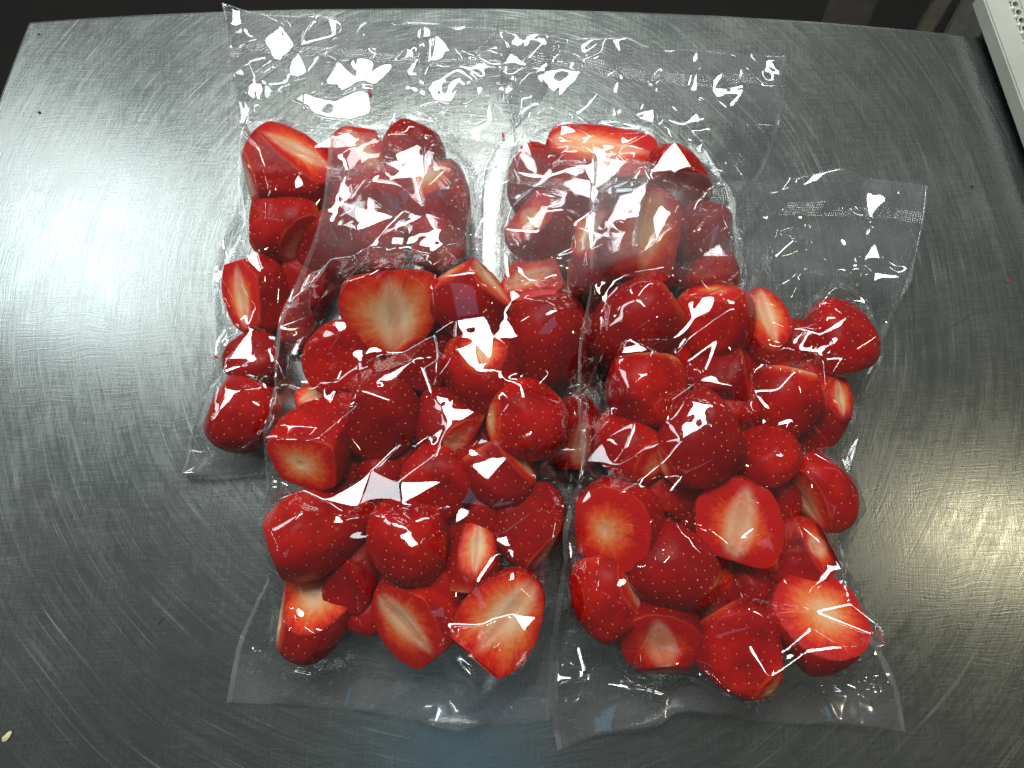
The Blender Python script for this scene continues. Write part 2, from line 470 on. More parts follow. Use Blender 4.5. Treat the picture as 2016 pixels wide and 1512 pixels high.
# ------------------------------------------------------------------ strawberries
# bag, x, y, width, length (photo pixels), tip direction in the picture, tip tilt to the viewer, taper, lift mm, cuts, label
# a cut: kind (x across, l lengthwise), direction it faces, tilt to the viewer, offset from the middle (0..1)
FL, FR, BL, BR = 'FL', 'FR', 'BL', 'BR'
BN = {FL: 'corner top bag', FR: 'board top bag', BL: 'corner under bag', BR: 'board under bag'}
B = [
 (FL, 772, 612, 176, 160, -82, 0, .25, 9, [('l', -70, 72, .12)], 'halved strawberry with its orange streaked face up at the neck of the'),
 (FL, 930, 590, 150, 158, -70, 0, .20, 5, [('l', 42, 16, .52), ('x', 120, 10, .7)], 'dark strawberry with a slanted pale edge cut at the neck of the'),
 (FL, 1076, 665, 152, 182, -90, 8, .18, 5, [], 'big whole strawberry under a white glare star in the'),
 (FL, 676, 710, 138, 140, 200, 0, .10, 2, [], 'round strawberry with a large white glare on its flank in the'),
 (FL, 826, 718, 106, 116, -60, 0, .20, -1, [], 'small dark strawberry below the orange halved one in the'),
 (FL, 947, 735, 143, 152, -86, 8, .18, 6, [('l', 75, 66, .87)], 'strawberry with a narrow pale slice down its front in the'),
 (FL, 752, 820, 152, 138, -10, 0, .10, 3, [], 'plump strawberry crossed by a bright triangular glare in the'),
 (FL, 880, 828, 140, 132, 150, 0, .15, 0, [('l', -52, 42, .78)], 'strawberry with a cream patch towards its lower side in the'),
 (FL, 1040, 830, 150, 146, -20, 5, .14, 5, [('x', 185, 25, .84)], 'plump strawberry with a pale end and pointed glare in the'),
 (FL, 624, 872, 150, 178, 55, -35, .12, 6, [('x', 236, 52, .60)], 'strawberry showing a bright cream and orange disc in the'),
 (FL, 618, 796, 84, 70, 20, 0, .1, 3, [('l', 115, 52, .35)], 'small orange cut piece behind the strawberry with a disc in the'),
 (FL, 747, 943, 106, 112, 250, 0, .15, -1, [], 'small dark round strawberry next to the disc one in the'),
 (FL, 860, 950, 132, 138, -110, 10, .2, 5, [], 'strawberry marked by a hollow triangular glare in the'),
 (FL, 985, 935, 134, 144, -60, 0, .2, 3, [('l', 38, 30, .68)], 'strawberry with an orange sliver cut off its shoulder in the'),
 (FL, 628, 1046, 160, 204, 24, 0, .22, 2, [], 'long whole strawberry lying sideways along the edge of the'),
 (FL, 808, 1062, 150, 160, -80, 15, .15, 6, [], 'round seed speckled strawberry in the middle of the lower part of the'),
 (FL, 1038, 1038, 145, 162, -70, 0, .2, 3, [('l', -42, 18, .68)], 'strawberry with a dull red trimmed side by the gap edge of the'),
 (FL, 703, 1128, 96, 162, 68, 0, .2, 3, [], 'slim elongated strawberry with a round glare near its tip in the'),
 (FL, 930, 1098, 102, 146, 84, 0, .2, 5, [('l', 60, 74, .74)], 'small strawberry with a pale oval slice facing up in the'),
 (FL, 617, 1210, 142, 168, -100, 0, .15, 2, [('x', 100, 50, .42), ('l', 178, 10, .72)], 'strawberry with a grainy salmon cut end at the bottom corner of the'),
 (FL, 818, 1217, 150, 182, 130, 0, .2, 2, [('l', 232, 46, .32)], 'halved strawberry with a brownish cream face turned aside in the'),
 (FL, 988, 1216, 166, 196, 52, 0, .22, 4, [('l', -75, 70, .22)], 'large halved strawberry with a white diagonal core in the'),
 (FL, 868, 1150, 96, 100, 0, 0, .1, -1, [], None), (FL, 690, 985, 90, 90, 0, 0, .1, -1, [], None), (FL, 955, 1010, 96, 90, 0, 0, .1, -1, [], None),
 (FL, 900, 900, 96, 96, 0, 0, .1, -1, [], None), (FL, 770, 1190, 80, 90, 0, 0, .1, -1, [], None),

 (FR, 1252, 640, 150, 190, 215, 0, .15, 4, [], 'broad whole strawberry at the neck of the'),
 (FR, 1404, 636, 142, 140, -88, 0, .10, 5, [('x', 92, 22, .78)], 'squarish strawberry with a thin orange flat top in the'),
 (FR, 1508, 640, 92, 168, 92, 0, .12, 6, [('l', 50, 48, .22)], 'narrow strawberry with an upright orange cut face in the'),
 (FR, 1644, 668, 130, 150, 98, 0, .22, 3, [('l', 215, 24, .74)], 'strawberry set apart at the outer shoulder of the'),
 (FR, 1270, 772, 148, 158, 262, 10, .12, 6, [], 'round strawberry with a soft glare on top in the'),
 (FR, 1412, 746, 142, 122, 190, 0, .15, 2, [], 'seed speckled strawberry beneath the squarish one in the'),
 (FR, 1546, 792, 126, 138, -100, 8, .15, 6, [], 'glossy strawberry under a tick shaped glare in the'),
 (FR, 1622, 806, 92, 150, -100, 0, .15, 1, [('l', 20, 40, .72)], 'strawberry with a bruised pinkish strip along the outer edge of the'),
 (FR, 1234, 880, 132, 148, 120, -15, .2, 3, [('x', -32, 42, .84)], 'strawberry with a small orange round end by the gap edge of the'),
 (FR, 1376, 864, 150, 176, 84, 14, .30, 8, [('l', 205, 22, .86)], 'large pointed strawberry with clear dimpled seeds in the'),
 (FR, 1506, 902, 128, 124, 30, 12, .1, 5, [], 'roundish strawberry beside the large pointed one in the'),
 (FR, 1612, 966, 124, 156, -62, 0, .18, 3, [('l', 215, 40, .68)], 'strawberry with an orange flat side by the outer edge of the'),
 (FR, 1326, 968, 112, 120, -40, 5, .2, 1, [], 'smaller strawberry between the white cut one and the core half in the'),
 (FR, 1215, 1030, 164, 168, 20, -30, .12, 6, [('x', 215, 62, .38)], 'strawberry with a broad creamy white cut face in the'),
 (FR, 1450, 1028, 154, 172, 76, 0, .24, 8, [('l', -40, 76, .22)], 'halved strawberry showing a long cream core and hollow in the'),
 (FR, 1570, 1090, 122, 138, 200, 0, .15, 3, [('l', 20, 38, .52)], 'strawberry with an orange side below the flat sided one in the'),
 (FR, 1328, 1118, 158, 158, -30, 5, .18, 5, [], 'whole strawberry with a slanting ribbon of glare in the'),
 (FR, 1462, 1152, 112, 112, 90, 0, .15, 0, [], 'low seed speckled strawberry below the core half in the'),
 (FR, 1196, 1172, 134, 164, -82, 0, .15, 3, [('l', 10, 30, .78)], 'tall whole strawberry at the gap edge of the'),
 (FR, 1302, 1246, 152, 150, 92, -10, .12, 4, [('l', -90, 42, .34)], 'strawberry with a cream band cut along its lower side in the'),
 (FR, 1455, 1278, 150, 168, -62, 0, .2, 4, [('x', -48, 26, .86)], 'strawberry nearest the wide bottom seal of the'),
 (FR, 1600, 1230, 162, 186, 215, -30, .12, 6, [('x', 55, 58, .45)], 'strawberry with a big round peach disc at the outer corner of the'),
 (FR, 1400, 1205, 80, 80, 0, 0, .1, -1, [], None), (FR, 1520, 985, 90, 90, 0, 0, .1, -1, [], None), (FR, 1455, 800, 96, 92, 0, 0, .1, -1, [], None),
 (FR, 1545, 1175, 80, 80, 0, 0, .1, -1, [], None), (FR, 1250, 960, 70, 70, 0, 0, .1, -1, [], None), (FR, 1590, 740, 70, 80, 0, 0, .1, -1, [], None),
 (FR, 1380, 1020, 80, 80, 0, 0, .1, -1, [], None),

 (BL, 566, 350, 158, 140, -20, 0, .1, 5, [('l', 60, 34, .62), ('x', 190, 12, .72)], 'faceted dark strawberry under folded film at the top of the'),
 (BL, 566, 448, 140, 126, 190, 0, .15, 4, [('l', -50, 46, .68)], 'strawberry with an orange nick under pink glare in the'),
 (BL, 502, 580, 108, 140, -75, 0, .15, 3, [('l', 178, 42, .42)], 'strawberry with an upright orange cut side by the outer edge of the'),
 (BL, 503, 710, 96, 100, 180, 0, .1, 0, [], 'small strawberry between the orange sided and the round one in the'),
 (BL, 476, 815, 124, 126, 250, 8, .06, 3, [], 'large round whole strawberry at the bottom corner of the'),
 (BL, 706, 312, 108, 104, 120, 0, .1, 2, [('l', 60, 55, .45)], 'pinkish cut strawberry beside the dome under the flap on the'),
 (BL, 813, 304, 96, 108, 90, 10, .05, 6, [], 'domed strawberry poking past the flap edge on the'),
 (BL, 630, 385, 96, 110, -30, 0, .1, 3, [], 'dark strawberry at the flap side edge on the'),
 (BL, 692, 395, 100, 104, 30, 0, .1, 2, [], 'strawberry under the milky embossed seal on the'),
 (BL, 768, 404, 106, 124, -60, 0, .1, 4, [], 'dark red strawberry in the middle beneath the flap on the'),
 (BL, 868, 402, 104, 148, -80, 0, .1, 3, [('x', 130, 35, .72)], 'strawberry with an orange end beneath the flap on the'),
 (BL, 748, 488, 110, 82, 10, 0, .1, 3, [], 'flat looking strawberry above the halved one under the flap on the'),
 (BL, 650, 480, 106, 118, 60, 0, .1, 2, [], 'purplish strawberry seen through crumpled flap film on the'),
 (BL, 862, 478, 100, 96, 0, 0, .1, 1, [], 'strawberry under the last fold before the bright gap on the'),
 (BL, 598, 555, 84, 96, 90, 0, .1, 0, [], 'dim strawberry under the side seam of the flap on the'),
 (BL, 582, 640, 60, 104, 90, 0, .1, 0, [], 'narrow dim oval strawberry pressed by the side seam on the'),
 (BL, 585, 300, 40, 40, 0, 0, .1, -1, [], None),

 (BR, 1188, 296, 100, 204, 170, 0, .12, 8, [('l', 85, 46, .15)], 'long wedge of strawberry with a pale streaked face topping the'),
 (BR, 1326, 366, 112, 130, 110, 0, .1, 5, [('x', -80, 42, .30)], 'angular strawberry with a pale lower cut near the top of the'),
 (BR, 1058, 358, 100, 124, 90, 0, .1, 3, [], 'dark strawberry at the inner top corner of the'),
 (BR, 1148, 385, 112, 104, 0, 0, .1, 2, [], 'dark purplish strawberry under two layers of flap on the'),
 (BR, 1066, 450, 114, 108, -40, 0, .15, 5, [('l', 135, 48, .68)], 'strawberry with a sliver of orange cut near the bright gap in the'),
 (BR, 1168, 470, 96, 96, 60, 0, .1, 5, [('l', 120, 60, .35)], 'peach cut strawberry beneath the flap on the'),
 (BR, 1268, 468, 136, 150, 80, 0, .15, 7, [('l', 10, 70, .30)], 'large orange cut strawberry beneath overlapping flaps on the'),
 (BR, 1384, 462, 98, 116, 70, 0, .1, 2, [], 'dark red strawberry at the outer edge beneath the flap on the'),
 (BR, 1052, 560, 112, 110, 200, 0, .15, 2, [('l', 110, 62, .40)], 'tan orange cut strawberry beside the bright gap in the'),
 (BR, 1396, 540, 92, 100, 90, 0, .1, 0, [], 'small dark strawberry under the upright fold on the'),
 (BR, 1160, 540, 90, 84, 0, 0, .1, 1, [], 'dark strawberry under the crinkled shiny fold on the'),
 (BR, 1136, 856, 92, 136, 90, 0, .12, 0, [('l', -60, 60, .40)], 'strawberry with a tan hollowed cut in the gap, in the'),
]

def fillers():
    out = []
    for bag in BN:
        E = [b for b in B if b[0] == bag]
        xs, ys = [b[1] for b in E], [b[2] for b in E]
        r = random.Random(len(E))
        for y in range(min(ys), max(ys), 34):
            for x in range(min(xs), max(xs), 34):
                far = min(math.hypot(b[1] - x, b[2] - y) / ((b[3] + b[4]) / 4) for b in E + out if b[0] == bag)
                quad = {(b[1] > x, b[2] > y) for b in E if math.hypot(b[1] - x, b[2] - y) < 165}
                if far > .96 and len(quad) == 4:
                    out.append((bag, x + r.randint(-6, 6), y + r.randint(-6, 6), 76, 84, r.randint(0, 359), 0, .1, -1, [], None))
    return out
B += fillers()

def make_berry(spec):
    bag, px, py, wpx, lpx, ang, el, taper, lift, cuts, label = spec
    d0 = ray(px, py); v = d0 / np.linalg.norm(d0)
    e3 = -v
    e1 = CR - e3 * (CR @ e3); e1 /= np.linalg.norm(e1)
    e2 = np.cross(e3, e1)
    def dirv(a, e):
        a, e = math.radians(a), math.radians(e)
        return (e1 * math.cos(a) + e2 * math.sin(a)) * math.cos(e) + e3 * math.sin(e)
    tip = dirv(ang, el)
    ax = -tip                                   # towards the hull
    b1 = np.cross(ax, e3); b1 /= np.linalg.norm(b1)
    b2 = np.cross(ax, b1)
    # surface of a slightly irregular strawberry in unit size
    nu, nv = 64, 40
    th = np.linspace(0, math.pi, nv + 1)
    ph = np.linspace(0, 2 * math.pi, nu, endpoint=False)
    T, P_ = np.meshgrid(th[1:-1], ph, indexing='ij')
    zc = 0.022
    depth = (CAMH - zc) / (-d0[2])
    s = depth / FPX * (1.25 if not label else 1.12 if bag in (FL, FR) else 1.24)
    R, Lh = wpx * s / 2, lpx * s / 2
    g = random.Random(int(px * 7 + py * 13))
    k = [(g.uniform(.02, .075), g.randint(1, 4), g.uniform(0, 6.28), g.uniform(.5, 2.0)) for _ in range(3)]
    def surf(T, P_):
        c, si = np.cos(T), np.sin(T)
        rad = np.power(si, .82) * (1 + taper * c * (1 - .25 * c)) / (1 + taper * .18)
        rad = rad * (1 + sum(a * np.sin(m * P_ + p + q * c) for a, m, p, q in k) * .8)
        return (b1 * (R * rad * np.cos(P_))[..., None] + b2 * (R * rad * np.sin(P_))[..., None] + ax * (Lh * c * (1 + .0 * c))[..., None])
    V = surf(T, P_).reshape(-1, 3)
    pole = surf(np.array([1e-4, math.pi - 1e-4]), np.array([0., 0.]))
    V = np.vstack([V, pole])
    # pressed flat here and there by its neighbours
    pres = []
    for q in range(5):
        n_ = np.array([g.gauss(0, 1) for _ in range(3)]); n_ /= np.linalg.norm(n_)
        pres.append((n_, g.uniform(.70, .86)))
    def squash(V):
        for n_, lim in pres:
            ext = float(np.abs(R * n_ @ b1) + np.abs(R * n_ @ b2) * .4 + np.abs(Lh * n_ @ ax)) * .86
            dd_ = V @ n_ - lim * ext
            V = V - n_ * (np.clip(dd_, 0, None) * .75)[:, None]
        return V
    V = squash(V)
    # seeds on a spiral
    area = 4 * math.pi * R * (R + Lh) / 2
    ns = int(area / 2.2e-5)
    i = np.arange(ns) + .5
    sp, stt = i * 2.39996 + g.uniform(0, 6), np.arccos(1 - 2 * i / ns)
    keep = (stt > .35) & (np.array([g.random() for _ in range(ns)]) > .22)
    sp, stt = sp[keep] + np.array([g.uniform(-.08, .08) for _ in range(keep.sum())]), stt[keep] + np.array([g.uniform(-.05, .05) for _ in range(keep.sum())])
    stt = np.clip(stt, .05, 3.09)
    S = squash(surf(stt, sp))
    N1 = squash(surf(np.clip(stt + .03, 0, math.pi), sp)) - S
    N2 = squash(surf(stt, sp + .03)) - S
    Sn = np.cross(N1, N2); Sn /= np.linalg.norm(Sn, axis=1)[:, None] + 1e-12
    Sn *= np.sign((Sn * S).sum(1))[:, None]
    D2 = ((V[:, None, :] - S[None]) ** 2).sum(2).min(1)
    Vn = V / np.linalg.norm(V, axis=1)[:, None]
    V = V - Vn * (.00060 * np.exp(-D2 / (.0013 ** 2)))[:, None]
    F = []
    for a in range(nv - 2):
        for c in range(nu):
            c2 = (c + 1) % nu
            F.append((a * nu + c, a * nu + c2, (a + 1) * nu + c2, (a + 1) * nu + c))
    n = (nv - 1) * nu
    for c in range(nu):
        F.append((n, (c + 1) % nu, c)); F.append((n + 1, (nv - 2) * nu + c, (nv - 2) * nu + (c + 1) % nu))
    # cuts: always the hull end, plus those listed
    planes = [('x', ax, .80 * Lh)]
    if any(float(dirv(a, e) @ ax) > .35 and kd == 'x' for kd, a, e, of in cuts): planes = []
    for kind, a, e, off in cuts:
        nr = dirv(a, e)
        planes.append((kind, nr, off * float((V @ nr).max())))
    for kind, nr, o_ in planes:
        m_ = (S @ nr) < o_ - .0004
        S, Sn = S[m_], Sn[m_]
    bm = bmesh.new()
    bv = [bm.verts.new(p) for p in V]
    for f in F: bm.faces.new([bv[q] for q in f])
    caps = []
    for kind, nr, o_ in planes:
        r = bmesh.ops.bisect_plane(bm, geom=bm.verts[:] + bm.edges[:] + bm.faces[:], plane_co=nr * o_, plane_no=nr, clear_outer=True)
        eds = [e for e in r['geom_cut'] if isinstance(e, bmesh.types.BMEdge)]
        ring = {vv for e in eds for vv in e.verts}
        if len(ring) < 6: continue
        pts = np.array([vv.co[:] for vv in ring])
        cen = pts.mean(0)
        ta = ax - nr * (ax @ nr)
        if np.linalg.norm(ta) < .25: ta = e2 - nr * (e2 @ nr)
        ta /= np.linalg.norm(ta); tb = np.cross(ta, nr)
        an = np.arctan2((pts - cen) @ ta, (pts - cen) @ tb)
        pts = pts[np.argsort(an)]
        caps.append((kind, nr, cen, ta, tb, pts, o_))
        # close with a face so that later cuts stay clean
        try:
            bmesh.ops.holes_fill(bm, edges=eds, sides=0)
        except Exception: pass
    # remove cap faces again (flat n-gons) - the cut faces are meshes of their own
    bm.normal_update()
    dead = []
    for f in bm.faces:
        cf = np.array(f.calc_center_median()[:])
        for kind, nr, cen, ta, tb, pts, o_ in caps:
            if abs(cf @ nr - o_) < 2e-5 and abs(np.array(f.normal[:]) @ nr) > .999 and all(abs(np.array(q.co[:]) @ nr - o_) < 3e-5 for q in f.verts):
                dead.append(f); break
    bmesh.ops.delete(bm, geom=dead, context='FACES_ONLY')
    bm.verts.ensure_lookup_table()
    co = np.array([q.co[:] for q in bm.verts])
    zmin = co[:, 2].min()
    zc = -zmin + .0009 + max(lift, 0) * .001
    c = C0 + d0 * ((zc - CAMH) / d0[2])
    root = empty('strawberry', c)
    me = bpy.data.meshes.new('skin'); bm.to_mesh(me); bm.free()
    me.polygons.foreach_set('use_smooth', np.ones(len(me.polygons), dtype=bool))
    me.materials.append(M_SKIN)
    # paler skin near the hull end
    h = (co @ ax) / Lh
    pale = np.clip((h - .40) / .45, 0, 1) * g.uniform(.25, 1.0)
    for kind, nr, o_ in planes[(0 if len(planes) == len(cuts) else 1):]:
        dist = o_ - co @ nr
        pale = np.maximum(pale, .75 * np.exp(-np.clip(dist, 0, 1) / .0022))
    at_ = me.attributes.new('pale', 'FLOAT', 'POINT'); at_.data.foreach_set('value', pale.astype(np.float32))
    o = bpy.data.objects.new('skin', me); COL.objects.link(o); o.parent = root
    geoms = [(co + c, [tuple(p.vertices) for p in me.polygons])]
    for kind, nr, cen, ta, tb, pts, o_ in caps:
        # later cuts may have trimmed this cap
        for k2, n2, o2 in planes:
            if n2 is nr: continue
            ov = pts @ n2 - o2
            ov = np.clip(ov, 0, None)
            if ov.max() > 0:
                nin = n2 - nr * (n2 @ nr); L2 = nin @ nin
                if L2 > 1e-4:
                    # pull the trimmed rim points back towards the middle until they meet the other cut
                    for q in range(len(pts)):
                        if ov[q] > 0:
                            a0 = cen @ n2 - o2; b0 = pts[q] @ n2 - o2
                            if a0 < 0: pts[q] = cen + (pts[q] - cen) * (a0 / (a0 - b0))
        rel = pts - cen
        rmax = np.abs(rel @ tb).max(), np.abs(rel @ ta).max()
        if min(rmax) < .0008: continue
        m_ = len(pts)
        rings = [1.0, .96, .86, .72, .56, .40, .24, .10]
        vs, uv, rim = [], [], []
        for s_ in rings:
            bul = .0006 * (1 - s_ ** 6) if s_ < 1 else 0.0
            if kind == 'l':
                dent = -.0010 * math.exp(-(s_ / .3) ** 2)
            else: dent = 0
            q = cen + rel * s_ + nr * (bul + dent)
            vs.append(q); uv.append(np.stack([(rel @ tb) * s_ / rmax[0], (rel @ ta) * s_ / rmax[1]], 1)); rim.append(np.full(m_, s_))
        vs = np.vstack(vs + [cen[None] + nr * -.0002]); uv = np.vstack(uv + [np.zeros((1, 2))]); rim = np.concatenate(rim + [[0.]])
        fs = []
        for a in range(len(rings) - 1):
            for q in range(m_):
                q2 = (q + 1) % m_
                fs.append((a * m_ + q, a * m_ + q2, (a + 1) * m_ + q2, (a + 1) * m_ + q))
        a = len(rings) - 1
        for q in range(m_): fs.append((a * m_ + q, a * m_ + (q + 1) % m_, len(vs) - 1))
        fo = mesh_obj('cut_face', vs, fs, M_FLESH[kind], root)
        fm = fo.data
        ul = fm.uv_layers.new(name='UVMap')
        li = np.zeros(len(fm.loops), dtype=np.int32); fm.loops.foreach_get('vertex_index', li)
        ul.data.foreach_set('uv', uv[li].astype(np.float32).ravel())
        ra = fm.attributes.new('rim', 'FLOAT', 'POINT'); ra.data.foreach_set('value', rim.astype(np.float32))
        geoms.append((vs + c, fs))
    # seeds: small pointed drops, half sunk, one part
    if len(S):
        tdir = tip[None] - Sn * (Sn @ tip)[:, None]
        tdir /= np.linalg.norm(tdir, axis=1)[:, None] + 1e-9
        sd = np.cross(Sn, tdir)
        S2 = S - Sn * .00046
        a_, b_, h_ = .00066, .00040, .00034
        vv = np.stack([S2 + tdir * a_, S2 + sd * b_, S2 - tdir * a_ * .8, S2 - sd * b_, S2 + Sn * h_, S2 - Sn * h_], 1).reshape(-1, 3)
        tri = np.array([(0, 1, 4), (1, 2, 4), (2, 3, 4), (3, 0, 4), (1, 0, 5), (2, 1, 5), (3, 2, 5), (0, 3, 5)])
        ff = (np.arange(len(S2))[:, None, None] * 6 + tri[None]).reshape(-1, 3)
        so = mesh_obj('seeds', vv, ff, M_SEED, root)
        so['kind'] = 'stuff'
    grp = 'strawberries packed in the ' + BN[bag]
    if label is None:
        nb = min((b for b in B if b[0] == bag and b[10]), key=lambda b: math.hypot(b[1] - px, b[2] - py))[10].split()[:9]
        while nb[-1] in ('in', 'the', 'of', 'at', 'by', 'on', 'a', 'an', 'with', 'its', 'and', 'to', 'under', 'near', 'next', 'big', 'along', 'off', 'for', 'beneath', 'from', 'as', 'pale', 'thin', 'small', 'large', 'lower', 'outer', 'down', 'towards', 'beside', 'between'):
            nb.pop()
        label = 'dark strawberry tucked beneath the ' + ' '.join(nb[:8]) + ','
    tag(root, label + ' ' + BN[bag], 'strawberry', grp)
    return bag, geoms, c

geo = {k: [] for k in BN}
for spec in B:
    bag, g_, c_ = make_berry(spec)
    geo[bag] += g_

# ------------------------------------------------------------------ height fields of the fruit
RES = .0008
X0, X1, Y0, Y1 = -.20, .24, -.16, .24
NX, NY = int((X1 - X0) / RES) + 1, int((Y1 - Y0) / RES) + 1
def fields(gl):
    V, F, n = [], [], 0
    for v, f in gl:
        V.append(v); F += [tuple(i + n for i in q) for q in f]; n += len(v)
    V = np.vstack(V)
    bvh = BVHTree.FromPolygons([tuple(v) for v in V], F)
    up = np.zeros((NY, NX)); lo = np.full((NY, NX), 1.0)
    i0, i1 = int((V[:, 0].min() - X0) / RES), int((V[:, 0].max() - X0) / RES) + 1
    j0, j1 = int((V[:, 1].min() - Y0) / RES), int((V[:, 1].max() - Y0) / RES) + 1
    i0, j0, i1, j1 = max(i0, 0), max(j0, 0), min(i1, NX - 1), min(j1, NY - 1)
    dn, upv = Vector((0, 0, -1)), Vector((0, 0, 1))
    rc = bvh.ray_cast
    for j in range(j0, j1 + 1):
        y = Y0 + j * RES
        for i in range(i0, i1 + 1):
            x = X0 + i * RES
            h = rc(Vector((x, y, .2)), dn)[0]
            if h is not None:
                up[j, i] = h.z
                lo[j, i] = rc(Vector((x, y, -.05)), upv)[0].z if (i + j) % 1 == 0 else 0
    return up, lo

UP, LO = {}, {}
for k in BN:
    UP[k], LO[k] = fields(geo[k])

def blur(a, n=1):
    for _ in range(n):
        a = np.pad(a, 1, mode='edge')
        a = (a[:-2, 1:-1] + a[2:, 1:-1] + a[1:-1, :-2] + a[1:-1, 2:] + 2 * a[1:-1, 1:-1]) / 6
    return a
def samp(A, x, y):
    gx = np.clip((x - X0) / RES, 0, NX - 1.001); gy = np.clip((y - Y0) / RES, 0, NY - 1.001)
    i, j = gx.astype(int), gy.astype(int)
    fx, fy = gx - i, gy - j
    return (A[j, i] * (1 - fx) + A[j, i + 1] * fx) * (1 - fy) + (A[j + 1, i] * (1 - fx) + A[j + 1, i + 1] * fx) * fy
def rasterise(P):
    """height of a film grid as a field"""
    Z = np.zeros((NY, NX))
    ny, nx = P.shape[:2]
    # splat with oversampling
    for a in (0, .5):
        for b in (0, .5):
            Q = P[:-1, :-1] * (1 - a) * (1 - b) + P[1:, :-1] * a * (1 - b) + P[:-1, 1:] * (1 - a) * b + P[1:, 1:] * a * b
            i = np.round((Q[..., 0] - X0) / RES).astype(int); j = np.round((Q[..., 1] - Y0) / RES).astype(int)
            ok = (i >= 0) & (i < NX) & (j >= 0) & (j < NY)
            np.maximum.at(Z, (j[ok], i[ok]), Q[..., 2][ok])
    # fill pin holes
    F = np.pad(Z, 1)
    mx = np.max([F[1 + a:1 + a + NY, 1 + b:1 + b + NX] for a in (-1, 0, 1) for b in (-1, 0, 1) if True], axis=0)
    return np.where(Z > 0, Z, np.where(mx > 0, mx, 0))

# ------------------------------------------------------------------ the bags
# outlines in photo pixels, listed from the open (embossed) end to the wide seal
BAGS = {
 BL: dict(top=[(445, 26), (620, 36), (820, 48), (960, 56), (1085, 72)], bot=[(368, 942), (450, 938), (560, 930), (760, 925), (930, 930)],
          left=[(445, 26), (455, 130), (472, 238), (486, 300), (470, 400), (424, 520), (424, 690), (392, 800), (370, 880), (368, 942)],
          right=[(1085, 72), (1075, 180), (1010, 260), (960, 330), (950, 480), (950, 600), (940, 760), (930, 930)], flap=0.16, seal=(.075, .020), bseal=.04, puff=.93),
 BR: dict(top=[(990, 62), (1150, 78), (1330, 98), (1548, 110)], bot=[(1010, 935), (1150, 958), (1300, 962), (1480, 960)],
          left=[(990, 62), (986, 150), (1010, 250), (1000, 330), (978, 450), (985, 600), (1040, 780), (1010, 935)],
          right=[(1548, 110), (1536, 240), (1505, 330), (1450, 420), (1450, 540), (1450, 700), (1460, 820), (1480, 960)], flap=0.16, seal=(.06, .020), bseal=.04, puff=.93),
 FL: dict(top=[(650, 262), (760, 262), (900, 272), (1040, 288), (1160, 300), (1282, 320)], bot=[(446, 1383), (620, 1392), (720, 1402), (850, 1424), (910, 1430), (1000, 1424), (1082, 1418)],
          left=[(650, 262), (632, 420), (590, 540), (548, 640), (540, 780), (538, 900), (528, 1000), (532, 1120), (502, 1190), (468, 1270), (446, 1383)],
          right=[(1282, 320), (1262, 430), (1243, 560), (1190, 690), (1145, 800), (1118, 900), (1120, 1010), (1108, 1110), (1090, 1230), (1090, 1330), (1082, 1418)], flap=.24, seal=(.055, .020), bseal=.055, puff=.925),
 FR: dict(top=[(1168, 290), (1320, 330), (1480, 352), (1640, 345), (1827, 364)], bot=[(1098, 1478), (1180, 1448), (1290, 1424), (1330, 1398), (1400, 1404), (1500, 1420), (1640, 1424), (1783, 1440)],
          left=[(1168, 290), (1158, 450), (1162, 560), (1140, 680), (1138, 800), (1140, 930), (1108, 1050), (1118, 1200), (1092, 1310), (1084, 1400), (1098, 1478)],
          right=[(1827, 364), (1812, 460), (1760, 620), (1715, 720), (1672, 830), (1655, 900), (1690, 1020), (1664, 1120), (1708, 1230), (1762, 1340), (1783, 1440)], flap=.22, seal=(.055, .020), bseal=.06, puff=.92),
}
def resample(pts, n):
    pts = np.asarray(pts, float)
    # smooth through the points (Catmull-Rom)
    P = np.vstack([2 * pts[0] - pts[1], pts, 2 * pts[-1] - pts[-2]])
    out = []
    for i in range(1, len(P) - 2):
        for t in np.linspace(0, 1, 24, endpoint=False):
            a, b, c, d = P[i - 1:i + 3]
            out.append(.5 * ((2 * b) + (c - a) * t + (2 * a - 5 * b + 4 * c - d) * t * t + (3 * b - a - 3 * c + d) * t ** 3))
    out.append(P[-2]); out = np.array(out)
    L = np.concatenate([[0], np.cumsum(np.linalg.norm(np.diff(out, axis=0), axis=1))])
    u = np.linspace(0, L[-1], n)
    return np.stack([np.interp(u, L, out[:, k]) for k in (0, 1)], 1)

def lift_edge(px, OB, base):
    """photo points to 3D, lying on the table or on what the flap rests on"""
    z = np.full(len(px), base)
    for _ in range(4):
        p = np.array([at(a, b, c) for (a, b), c in zip(px, z)])
        h = samp(OB, p[:, 0], p[:, 1]) + base
        # a stiff edge bridges the gaps
        k = max(2, len(h) // 40)
        hp = np.pad(h, k, mode='edge')
        h = np.max([hp[i:i + len(h)] for i in range(2 * k + 1)], axis=0)
        hp = np.pad(h, 2 * k, mode='edge')
        z = np.mean([hp[i:i + len(h)] for i in range(4 * k + 1)], axis=0)
    return np.array([at(a, b, c) for (a, b), c in zip(px, z)])

def bag_grid(bd, nx, ny, OB, base):
    t, b = lift_edge(resample(bd['top'], nx), OB, base), lift_edge(resample(bd['bot'], nx), OB, base)
    l, r = lift_edge(resample(bd['left'], ny), OB, base), lift_edge(resample(bd['right'], ny), OB, base)
    u = np.linspace(0, 1, nx)[None, :, None]; v = np.linspace(0, 1, ny)[:, None, None]
    P = (1 - v) * t[None] + v * b[None] + (1 - u) * l[:, None] + u * r[:, None]
    P -= (1 - u) * (1 - v) * t[0] + u * (1 - v) * t[-1] + (1 - u) * v * b[0] + u * v * b[-1]
    return P

